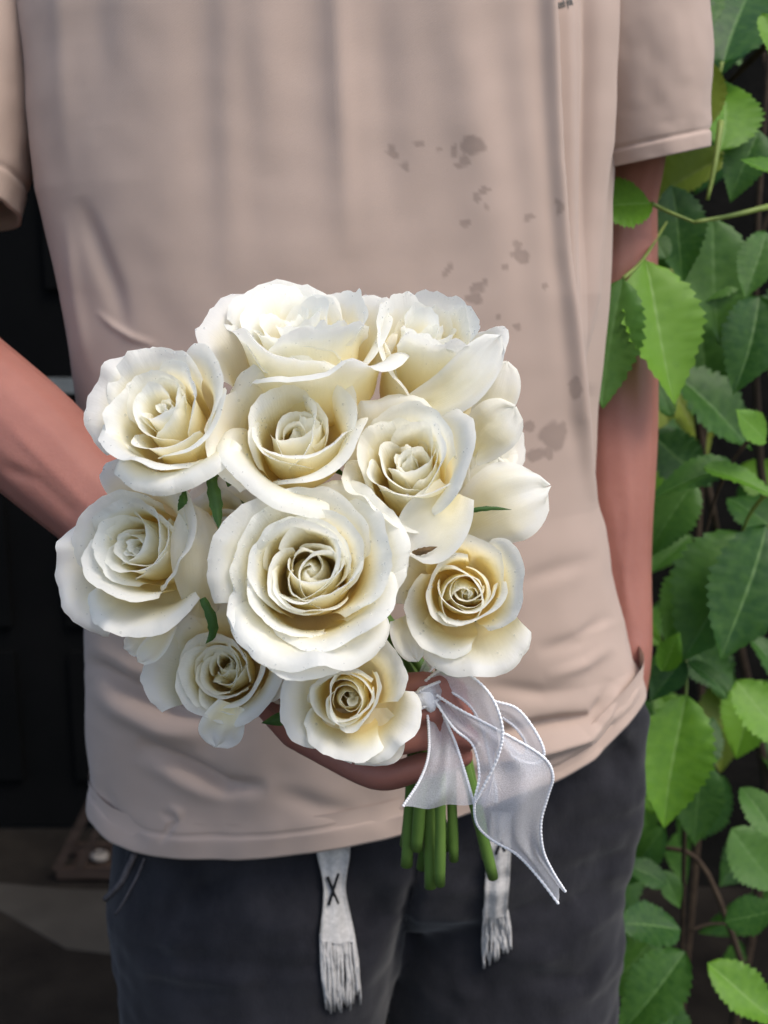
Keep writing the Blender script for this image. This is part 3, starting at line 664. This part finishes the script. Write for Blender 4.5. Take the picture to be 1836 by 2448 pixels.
ST = [(1131, 347, 24, 26), (1090, 363, 11, 10), (968, 396, 10, 8), (941, 363, 9, 18), (1001, 344, 7, 6), (1047, 358, 5, 5), (1110, 385, 9, 14), (1112, 537, 14, 8), (1270, 523, 15, 7), (1332, 496, 10, 18), (1248, 613, 20, 19), (1222, 612, 8, 6),
      (1069, 645, 6, 17), (1142, 692, 17, 11), (1166, 678, 8, 9), (1137, 717, 20, 11), (1187, 763, 6, 7), (1235, 787, 9, 8), (1322, 1041, 31, 34), (1264, 1018, 10, 12), (1280, 1088, 24, 14), (1237, 1099, 9, 6), (1373, 928, 13, 24), (1160, 456, 16, 4),
      (1140, 470, 4, 9), (1310, 1085, 14, 14), (1240, 585, 10, 7), (1205, 640, 5, 4), (1155, 495, 4, 4), (1300, 690, 5, 5), (1095, 400, 6, 5)]
wx = fbm(co, 75, 9, 3) * 11; wy = fbm(co, 75, 19, 3) * 11; stn = np.zeros(len(co))
for a, b, rx_, ry_ in ST:
    d = np.hypot((px + wx - a) / (rx_ + 3), (py + wy - b) / (ry_ + 3)); stn = np.maximum(stn, sst((1.05 - d) / .3) * (.55 if rx_ > 15 else .5) * (.85 + .15 * np.clip(d, 0, 1)))
stn = np.where(co[:, 1] < .93, stn, 0)
at = me.attributes.new('stain', 'FLOAT', 'POINT'); at.data.foreach_set('value', stn)
shirt = link('shirt', me, M['shirt'], person)
bvs = bvh_of(me)
# sleeves
def sleeve(rows, name='sleeve', band=.10, seed=1, nu=72, nv=90, foldl=()):
    """rows: (center px, py, Y, radius across m, depth radius m)"""
    r_ = spline([list(P(a, b, c)) + [d, e] for a, b, c, d, e in rows], nv); pts = [Vector(x[:3]) for x in r_]; VV = []
    for i, x in enumerate(r_):
        t = (pts[min(i + 1, nv - 1)] - pts[max(i - 1, 0)]).normalized(); b = Vector((0, 1, 0)); b = (b - t * b.dot(t)).normalized(); a = t.cross(b)
        for k in range(nu):
            q = 2 * math.pi * k / nu; p = pts[i]; v = i / (nv - 1)
            n_ = mnoise.fractal(Vector((math.cos(q) * 1.3 + seed, math.sin(q) * 1.3, v * 2.4)), 1, 2, 3)
            n2_ = mnoise.fractal(Vector((math.cos(q) * 3 + v * 3 + seed, math.sin(q) * 3, v * 5 - math.cos(q) * 2)), 1, 2, 3); k_ = 1 + .035 * n_ + .022 * n2_ + (.014 if v > 1 - band else 0) - .022 * math.exp(-((v - (1 - band)) / .012) ** 2)
            VV.append(p + a * (x[3] * math.cos(q) * k_) + b * (x[4] * math.sin(q) * k_))
    n0 = len(VV); last = VV[-nu:]; c_ = pts[-1]
    for k in range(nu): VV.append(c_ + (last[k] - c_) * .965)
    up_ = (pts[-6] - pts[-1])
    for k in range(nu): VV.append(c_ + (last[k] - c_) * .94 + up_)
    return link(name, mesh(name, VV, grid_faces(nv + 2, nu, True)), M['shirt'], shirt)
sleeve([(1400, -300, .955, .078, .080), (1462, -90, .957, .074, .080), (1500, 110, .960, .0655, .078), (1522, 280, .964, .058, .073), (1536, 384, .966, .0525, .068)], seed=2.0)
sleeve([(40, -260, .93, .07, .08), (-70, -80, .925, .077, .082), (-132, 150, .90, .077, .08), (-156, 330, .885, .074, .078), (-176, 480, .872, .068, .073)], seed=5.0, band=.12)
# small print on the chest, mostly above the frame
fc = bpy.data.curves.new('chest_print', 'FONT'); fc.body = 'need you'; fc.size = .0085; fc.extrude = .0001; fc.align_x = 'RIGHT'
fo = bpy.data.objects.new('tmp', fc); C.objects.link(fo); dg = bpy.context.evaluated_depsgraph_get(); fme = bpy.data.meshes.new_from_object(fo.evaluated_get(dg)); bpy.data.objects.remove(fo)
pa, pb = hit(bvs, 1371, 11), hit(bvs, 1330, 1); xax = (pa - pb).normalized(); nn = Vector((0, -1, 0)); nn = (nn - xax * nn.dot(xax)).normalized(); yax = nn.cross(xax)
Mx = Matrix((xax, yax, nn)).transposed().to_4x4(); Mx.translation = pa; fme.transform(Mx)
fco = getco(fme)
for i in range(len(fco)):
    h = bvs.ray_cast(Vector((fco[i][0], .5, fco[i][2])), Vector((0, 1, 0)))
    if h[0]: fco[i][1] = h[0].y - .0006
setco(fme, fco); link('chest_print', fme, M['print'], shirt)

# ================================================================== ROSES
def petal_mesh(Rm, t, az, rg, opn, core=.085, chaos=1.0, nu=31, nv=26):
    u = np.linspace(-1, 1, nu); v = np.linspace(0, 1, nv); U, Vv = np.meshgrid(u, v)
    I = lambda *y: float(np.interp(t, [0, .3, .6, .85, 1], y))
    ri = Rm * (core + (.645 - core) * t * (.78 + .22 * opn)); zb = Rm * I(.50, .46, .41, .36, .34)
    Lup = Rm * (I(.44, .58, .68, .74, .74) + rg.uniform(-.08, .07))
    lean = R(I(-20 + 60 * max(0, core - .13), -3, 4, 10, 20) * (opn if t > .3 else 1) + rg.uniform(-4, 4)); curl = R(I(0, 6, 15, 42, 88) * opn + rg.uniform(-6, 8) * (t > .15))
    span = R(I(135, 100, 80, 68, 62)) * rg.uniform(.9, 1.12)
    a = rg.uniform(.34, .52); pw = rg.uniform(2.2, 3.2); tipx = rg.uniform(-.3, .3); tip = rg.uniform(-.03, .10) * (t > .1); skew = rg.uniform(-.22, .22)
    ph, ph2 = rg.uniform(0, 6.3), rg.uniform(0, 6.3); ruf = rg.uniform(.4, 1.0)
    Lu = Lup * (1 - a * np.abs(U) ** pw + skew * U * (t > .08) + tip * np.exp(-((U - tipx) / .09) ** 2) + .016 * np.sin(9 * U + ph) + .012 * np.sin(19 * U + ph2) + .008 * np.sin(37 * U + ph))
    cu = 1 + .30 * np.sin(2.6 * U + ph) * ruf + .25 * (np.abs(U) ** 2) - .45 * np.exp(-((U - tipx) / .16) ** 2) * (tip > .035)
    vs = .38; ss = np.clip((Vv - vs) / (1 - vs), 0, 1); q = np.clip(Vv / vs, 0, 1)
    r = ri * np.sin(q * math.pi / 2) ; z = zb * (1 - np.cos(q * math.pi / 2))
    th = lean + curl * cu * ss ** 2.4 + R(22) * ss ** 9 * (t > .08) + R(6) * ruf * np.sin(6 * U + ph2) * ss ** 2 * (.3 + t)
    ds = np.diff(ss, axis=0, prepend=0)
    r = r + np.cumsum(Lu * ds * np.sin(th), axis=0); z = z + np.cumsum(Lu * ds * np.cos(th), axis=0)
    spir = .20 if t < .3 else .13
    rr = r * (1 + spir * U) + Rm * .006 * np.sin(4 * U + ph) * ss
    phi = az + U * span * (1 - .12 * ss * np.abs(U) * (t > .4))
    crk = rg.uniform(-99, 99); W = np.array([mnoise.fractal(Vector((a_ * 3.2 + crk, b_ * 2.2, crk)), 1.0, 2.0, 3) for a_, b_ in zip(U.ravel(), Vv.ravel())]).reshape(U.shape)
    rr = rr + Rm * .028 * W * ss ** 1.5 * (.35 + .65 * min(1, t * 1.6)); z = z + Rm * .02 * W * ss ** 3 * (t > .1)
    # crease / flatten towards a chord so petals are broad rather than round
    ox, oy = rg.uniform(-.028, .028) * Rm * chaos, rg.uniform(-.028, .028) * Rm * chaos
    X = rr * np.cos(phi) + ox * q; Yv = rr * np.sin(phi) + oy * q; Z = z
    ta = R(rg.uniform(-8, 7)) * (t > .06) * chaos; ax = Vector((-math.sin(az), math.cos(az), 0)); Q = np.array(Quaternion(ax, ta).to_matrix())
    co = np.stack([X, Yv, Z], -1).reshape(-1, 3) @ Q.T
    return mesh('petal', co, grid_faces(nv, nu), True, np.stack([U * .5 + .5, Vv], -1).reshape(-1, 2)), co.reshape(nv, nu, 3)
BUNDLE = P(1045, 1742, .655)
ALLV = {}
def sepal(parent, pts, wd, m='sepal', name='sepal', n=12):
    """narrow green blade along points; wd metres"""
    c = spline(pts, n); V = []; 
    for i, p in enumerate(c):
        p = Vector(p); t = (Vector(c[min(i + 1, n - 1)]) - Vector(c[max(i - 1, 0)])).normalized(); s = t.cross((CAM - p).normalized()).normalized()
        k = i / (n - 1); w_ = wd * .5 * (math.sin(math.pi * (.18 + .82 * k)) ** .8 if k < 1 else .03) * (1 + .12 * math.sin(i * 2.4))
        nn = s.cross(t)
        for u in (-1, -.5, 0, .5, 1): V.append(p + s * (u * w_) + nn * (abs(u) * w_ * .5) * -1)
    return link(name, mesh(name, V, grid_faces(n, 5)), M[m], parent)
def rose(px, py, Y, Rpx, axis, seed, label, opn=1.0, n=20, stem_off=(0, 0), stem_end=None, dew=110, hgt=1.0, tmax=1.0, az0=0, core=.085, tp=1.12, chaos=1.0):
    rg = random.Random(seed); ctr = P(px, py, Y); dep = (ctr - CAM).dot(FW); Rm = 1.15 * Rpx * dep / FPX
    ax = camvec(*axis); base = ctr - ax * (Rm * .90 * hgt)
    rot = ax.to_track_quat('Z', 'Y').to_matrix(); rt = empty('rose', base, rot)
    tag(rt, label, 'rose', 'white roses in the bouquet')
    inv = parent_world(rt).inverted(); az = rg.uniform(0, 6.28) + az0; grids = []
    for i in range(n):
        t = (i / (n - 1)) ** tp * tmax
        me, g_ = petal_mesh(Rm, t, az, rg, opn, core, chaos)
        if hgt != 1:
            c_ = getco(me); c_[:, 2] *= hgt; setco(me, c_); g_[..., 2] *= hgt
        link('petal', me, M['petal'], rt, world=False); grids.append((t, g_)); az += R(137.5) + rg.uniform(-.25, .25)
    if core > .18:                      # folded heart: a few small petals pressed together off the axis
        for i in range(5):
            me, g_ = petal_mesh(Rm, .05 * i, az, rg, opn, .05 + .012 * i, chaos); c_ = getco(me); c_[:, 0] += Rm * .05; c_[:, 2] *= hgt * (.98 - .03 * i); setco(me, c_)
            link('petal', me, M['petal'], rt, world=False); az += R(137.5)
    # calyx and sepals
    q = MB(); q.tube([ctr * 0 + Vector((0, 0, -.030 * 1)), Vector((0, 0, -.018)), Vector((0, 0, -.008)), Vector((0, 0, .002))], [.0032, .0052, .0072, .005], 12)
    me = q.mesh('calyx'); link('calyx', me, M['sepal'], rt, world=False)
    for k in range(5):
        a = 2 * math.pi * k / 5 + rg.uniform(-.2, .2); L = rg.uniform(.022, .034); dz = rg.uniform(-1.2, .1)
        pts = []
        for s in np.linspace(0, 1, 8): pts.append((math.cos(a) * (.005 + L * s * .75), math.sin(a) * (.005 + L * s * .75), -.006 + L * (.35 * math.sin(s * 2.2) + dz * s * s * .7)))
        Vs = []
        for i, p in enumerate(pts):
            s = i / 7; w_ = .0042 * (1 - s ** 1.6) + .0003; side = Vector((-math.sin(a), math.cos(a), 0))
            for uu in (-1, 0, 1): Vs.append(Vector(p) + side * (uu * w_) + Vector((0, 0, abs(uu) * w_ * .4)))
        link('sepal', mesh('sepal', Vs, grid_faces(8, 3)), M['sepal'], rt, world=False)
    # dew on the exposed petal rims
    if dew:
        q = MB()
        out = [g_ for t, g_ in grids if t > .45]
        for k in range(dew):
            g_ = rg.choice(out); i = min(g_.shape[0] - 2, int(g_.shape[0] * (1 - .38 * rg.random() ** 1.3))); j = rg.randrange(1, g_.shape[1] - 2)
            fu, fv = rg.random(), rg.random()
            p = g_[i, j] * (1 - fu) * (1 - fv) + g_[i, j + 1] * fu * (1 - fv) + g_[i + 1, j] * (1 - fu) * fv + g_[i + 1, j + 1] * fu * fv
            nn = np.cross(g_[i, j + 1] - g_[i, j], g_[i + 1, j] - g_[i, j]); nn /= (np.linalg.norm(nn) + 1e-9)
            if nn[2] < 0: nn = -nn
            rr = .00028 + .00062 * rg.random() ** 2.2
            q.ball(p + nn * rr * .35, rr, 7, 5)
        o = link('dew_drops', q.mesh('dew_drops'), M['dew'], rt, world=False); tag(o, kind='stuff')
    # stem
    Mw = parent_world(rt); b0 = Mw @ Vector((0, 0, -.028)); b1 = Mw @ Vector((0, 0, -.055))
    e = P(*stem_end) if stem_end else BUNDLE + Vector((.0, .02, -.05))
    bp = BUNDLE + RT * stem_off[0] + Vector((0, 1, 0)) * stem_off[1]
    up_ = bp + (bp - e).normalized() * .025
    pts = spline([b0, b1, (b1 * .45 + up_ * .55), up_, bp, (bp + e) / 2, e], 30)
    q = MB(); rd = rg.uniform(.0034, .0041)
    q.tube(pts, [rd * (.85 + .15 * min(1, i / 10)) * (1 + .05 * math.sin(i * 1.7 + seed)) for i in range(30)], 12); q.obj('stem', M['stem'], rt)
    return rt, Rm
SE = {1: (972, 2068, .672), 2: (1179, 2098, .668), 3: (1029, 2120, .668), 4: (1052, 2115, .660), 5: (1085, 2056, .672), 6: (996, 2030, .662), 7: (968, 2020, .678), 8: (1165, 2050, .676), 9: (1062, 2030, .682), 10: (1008, 2075, .680)}
d_ = D
def RS(k, x, y, Y, r, ax, lab, so, **kw): return rose(x * D, y * D, Y, r * D, ax, kw.pop('seed', k), lab, stem_off=so, stem_end=SE.get(k), **kw)
roses = {}
roses[1] = RS(1, 650, 708, .615, 198, (-.05, .82, .57), 'wide open white rose tilted to the sky at the crown of the bouquet', (-.014, .004), seed=21, dew=90, hgt=1.08, n=22)
roses[2] = RS(2, 928, 730, .625, 152, (.14, .58, .78), 'tall half closed white rosebud beside the crown rose, long smooth cup showing', (.012, -.004), seed=5, opn=.6, n=15, hgt=1.65, dew=240, core=.12)
roses[3] = RS(3, 348, 884, .585, 160, (-.22, .42, .86), 'white rose overhanging the bare forearm, its rolled lower rim curling out', (-.006, .008), seed=33)
roses[4] = RS(4, 638, 925, .580, 172, (.0, .40, .9), 'white rose with a pointed centre petal between crown rose and big front rose', (.002, -.006), seed=44, dew=200, n=17, core=.14, chaos=1.5)
roses[5] = RS(5, 880, 992, .580, 152, (-.08, .36, .92), 'deep cupped cream white rose with yellowish hollow centre below the tall bud', (.008, .006), seed=12, opn=.78, n=19, hgt=1.6, dew=80, core=.12)
roses[6] = RS(6, 672, 1230, .545, 192, (.06, .22, .97), 'largest fully open white rose with spiral centre at the front of the bouquet', (-.008, -.008), seed=6, n=28, dew=460, core=.15, hgt=1.1, tp=1.1, chaos=1.2)
roses[7] = RS(7, 290, 1178, .590, 162, (-.30, .16, .92), 'loosely open white rose below the bare forearm against the dark door', (-.012, -.002), seed=71, n=20)
roses[8] = RS(8, 1006, 1278, .575, 142, (-.03, .10, .99), 'white rose with a smooth folded heart just above the ribbon bow', (.014, .004), seed=8, opn=.85, n=13, dew=90, core=.22, tp=1.0, chaos=1.7)
roses[9] = RS(9, 482, 1445, .615, 136, (-.05, .24, .97), 'ruffled many petalled white rose hanging over the shirt hem side of the bouquet', (-.004, .012), seed=9, n=24, opn=.95, dew=20, chaos=1.5)
roses[10] = RS(10, 752, 1512, .560, 124, (-.05, .08, .99), 'white rose with drooping lower petal right above the gripping fingers', (.003, .003), seed=101, opn=.85, n=15, dew=12, core=.19, tp=.95, chaos=1.4)
roses[11] = RS(11, 490, 1145, .640, 125, (.1, .30, .93), 'small shaded white rose half hidden beside the green sepals', (.0, .0), seed=11, n=18, dew=0)
roses[12] = RS(12, 1065, 985, .665, 140, (.80, .16, .42), 'pale greenish white rose facing sideways behind the cupped rose', (.006, .012), seed=122, n=16, opn=1.0, dew=30)
roses[13] = RS(13, 610, 1462, .650, 100, (.0, .1, .99), 'shaded white rose wedged behind the ruffled rose above the green leaf', (-.002, .006), seed=131, n=14, opn=.8, dew=0)
def dp(x, y, Y): return P(x * D, y * D, Y)
px2m = lambda w_, Y: w_ * D * Y / FPX
r3, r7, r5, r10, r8 = roses[3][0], roses[7][0], roses[5][0], roses[10][0], roses[8][0]
sepal(r3, [dp(455, 1030, .578), dp(466, 1085, .572), dp(474, 1146, .568)], px2m(30, .57))
sepal(r3, [dp(488, 1000, .59), dp(500, 1025, .59), dp(492, 1052, .59)], px2m(42, .58))
sepal(r3, [dp(402, 1060, .585), dp(395, 1082, .58), dp(384, 1104, .58)], px2m(20, .58))
sepal(r7, [dp(437, 1292, .575), dp(457, 1335, .572), dp(459, 1370, .572), dp(444, 1391, .572)], px2m(24, .57))
sepal(r5, [dp(1014, 1108, .575), dp(1030, 1101, .572), dp(1065, 1098, .572), dp(1106, 1101, .572)], px2m(11, .57))
sepal(r5, [dp(890, 1196, .566), dp(915, 1190, .562), dp(945, 1181, .562)], px2m(16, .57), 'brown')
sepal(r10, [dp(680, 1550, .612), dp(625, 1550, .612), dp(565, 1562, .615)], px2m(42, .6), 'sepal', 'leaf')

def big_petal(parent, pts, wd, cup=.25, roll=.3, n=16, m=15, seed=0):
    c = spline(pts, n); V = []; UV = []; rs = random.Random(seed); ph = rs.uniform(0, 6)
    for i, p in enumerate(c):
        p = Vector(p); t = (Vector(c[min(i + 1, n - 1)]) - Vector(c[max(i - 1, 0)])).normalized(); vw = (CAM - p).normalized(); sd_ = t.cross(vw).normalized(); nn = sd_.cross(t); k = i / (n - 1)
        w_ = wd * .5 * (.42 + .58 * math.sin(math.pi * (.08 + k * .62))) * math.sqrt(max(0, 1 - k ** 5)) + wd * .02
        for j in range(m):
            u = -1 + 2 * j / (m - 1)
            V.append(p + sd_ * (u * w_) + nn * (cup * w_ * (u * u - .4) - roll * wd * .25 * max(0, abs(u) - .6) + .02 * wd * math.sin(9 * u + ph) * k - roll * wd * .3 * max(0, k - .7) ** 1.0) + t * (.03 * wd * math.sin(7 * u + ph) * k)); V[-1] = V[-1] + nn * (wd * .07 * mnoise.fractal(Vector((u * 1.6 + seed * 3.7, k * 1.8, seed)), 1, 2, 3)); UV.append((j / (m - 1), .45 + .55 * max(k, abs(u) * .9)))
    return link('petal', mesh('petal', V, grid_faces(n, m), True, UV), M['petal'], parent)
r2, r12, r9 = roses[2][0], roses[12][0], roses[9][0]
def bp_(par, pts, wpx, cup=.25, roll=.3, sd=0): big_petal(par, [dp(*p) for p in pts], px2m(wpx, pts[1][2]), cup, roll, seed=sd)
bp_(r8, [(862, 1335, .585), (878, 1370, .580), (902, 1428, .578)], 74, .2, .1, 1)
bp_(r12, [(1000, 1140, .635), (1085, 1090, .618), (1186, 1050, .625)], 185, -.12, .5, 2)
bp_(r12, [(1000, 1150, .645), (1055, 1060, .640), (1075, 990, .642)], 120, .2, .2, 12)
bp_(r12, [(1010, 980, .64), (1060, 930, .625), (1112, 878, .625)], 120, .3, .4, 3)
bp_(r12, [(1035, 930, .64), (1070, 860, .63), (1095, 782, .63)], 95, -.3, .4, 4)
bp_(r7, [(370, 1345, .60), (335, 1395, .598), (298, 1430, .598)], 55, .2, .2, 5)
bp_(r7, [(330, 1345, .605), (300, 1385, .603), (268, 1400, .603)], 60, .2, .2, 6)
bp_(r9, [(500, 1520, .605), (480, 1570, .600), (465, 1614, .600)], 105, .25, .4, 7)
bp_(r10, [(775, 1530, .580), (775, 1590, .574), (764, 1645, .570)], 215, .45, .1, 8)
bp_(r2, [(890, 885, .612), (990, 835, .602), (1082, 725, .605)], 105, .35, .8, 9)
bp_(r5, [(985, 1060, .580), (940, 1130, .566), (880, 1195, .566)], 150, .45, .1, 10)
bp_(r7, [(440, 1330, .60), (430, 1230, .585), (415, 1090, .59)], 120, -.4, .2, 11)

# ================================================================== RIBBON
def Z(x, y, Y, dy=-.036): return P(620 + x * .4702, 1560 + y * .4702, Y + dy)
rib = empty('ribbon_bow', Z(820, 230, .64)); tag(rib, 'sheer white organza ribbon tied in a bow with corded edges and trailing tail', 'ribbon')
def strip(name, A, B, n=60, m=15, wav=.004, seed=0, cords=(1, 1)):
    a = spline([list(Z(*p)) for p in A], n); b = spline([list(Z(*p)) for p in B], n); V = []
    for i in range(n):
        p, q = Vector(a[i]), Vector(b[i])
        for j in range(m):
            u = j / (m - 1); x = p.lerp(q, u); s = i / (n - 1)
            x = x + Vector((0, 1, 0)) * (wav * math.sin(math.pi * u) * math.sin(seed + 5 * s) + wav * .35 * math.sin(3 * math.pi * u + seed + 7 * s) * math.sin(math.pi * u))
            V.append(x)
    o = link(name, mesh(name, V, grid_faces(n, m)), M['organza'], rib)
    for k, c in ((0, cords[0]), (m - 1, cords[1])):
        if c:
            pts = [Vector(V[i * m + k]) + Vector((0, -.0002, 0)) for i in range(n)]
            q = MB(); fine = spline(pts, n * 3); q.tube(fine, [.00085 * (1 + .22 * math.sin(i * 1.6)) for i in range(n * 3)], 6); q.obj('edge_cord', M['ribbon_cord'], o)
    return o
strip('bow_tail', [(848, 250, .632), (862, 400, .626), (858, 530, .622), (815, 650, .618), (730, 782, .612)], [(900, 245, .634), (972, 400, .628), (1008, 490, .625), (1055, 640, .62), (1092, 770, .616)], wav=.008, seed=1)
strip('bow_tail', [(880, 225, .630), (985, 380, .622), (1085, 470, .618), (1118, 620, .614), (1094, 760, .612), (1106, 870, .616), (1180, 950, .62), (1300, 1020, .624), (1400, 1120, .628), (1520, 1276, .63)],
      [(900, 215, .630), (1010, 285, .622), (1200, 385, .614), (1430, 520, .608), (1492, 620, .606), (1466, 730, .610), (1432, 860, .614), (1442, 1000, .618), (1490, 1110, .622), (1556, 1215, .626)], 90, 19, .009, 2.2)
strip('bow_loop', [(812, 170, .638), (930, 86, .626), (1060, 110, .616), (1178, 220, .608), (1236, 380, .604), (1216, 520, .604), (1140, 680, .608), (1094, 765, .611)],
      [(822, 205, .640), (905, 180, .640), (1000, 215, .640), (1085, 290, .638), (1140, 410, .634), (1170, 540, .628), (1200, 680, .624), (1206, 760, .622)], 70, 17, .006, .6)
strip('bow_loop', [(1195, 246, .626), (1310, 285, .622), (1400, 395, .618), (1447, 500, .616), (1420, 558, .618), (1345, 555, .622), (1275, 520, .626)],
      [(1235, 330, .640), (1300, 380, .640), (1350, 450, .640), (1355, 510, .640), (1330, 520, .640), (1290, 490, .640), (1245, 440, .640)], 50, 13, .004, 1.1)
strip('bow_loop', [(840, 165, .645), (870, 90, .65), (930, 20, .655), (950, -20, .66)], [(800, 160, .65), (820, 80, .655), (850, 20, .66), (880, -20, .665)], 30, 9, .003, .2, (1, 0))
q = MB()     # knot and wrap round the stems
for k in range(5):
    c_ = [Z(755 + 20 * k, 290 - 24 * k, .636), Z(790 + 14 * k, 262 - 16 * k, .628), Z(840 + 8 * k, 246 + 4 * k, .630), Z(900, 230 + 10 * k, .638)]
    q.tube(spline(c_, 14), [.0035 + .0016 * math.sin(i / 13 * math.pi) for i in range(14)], 9, .6)
q.obj('knot', M['ribbon_cord'], rib)
strip('stem_wrap', [(745, 320, .655), (790, 300, .630), (850, 270, .625), (930, 230, .635), (990, 215, .66)], [(735, 250, .655), (780, 215, .630), (840, 180, .625), (910, 150, .635), (970, 140, .66)], 30, 9, .002, .4)
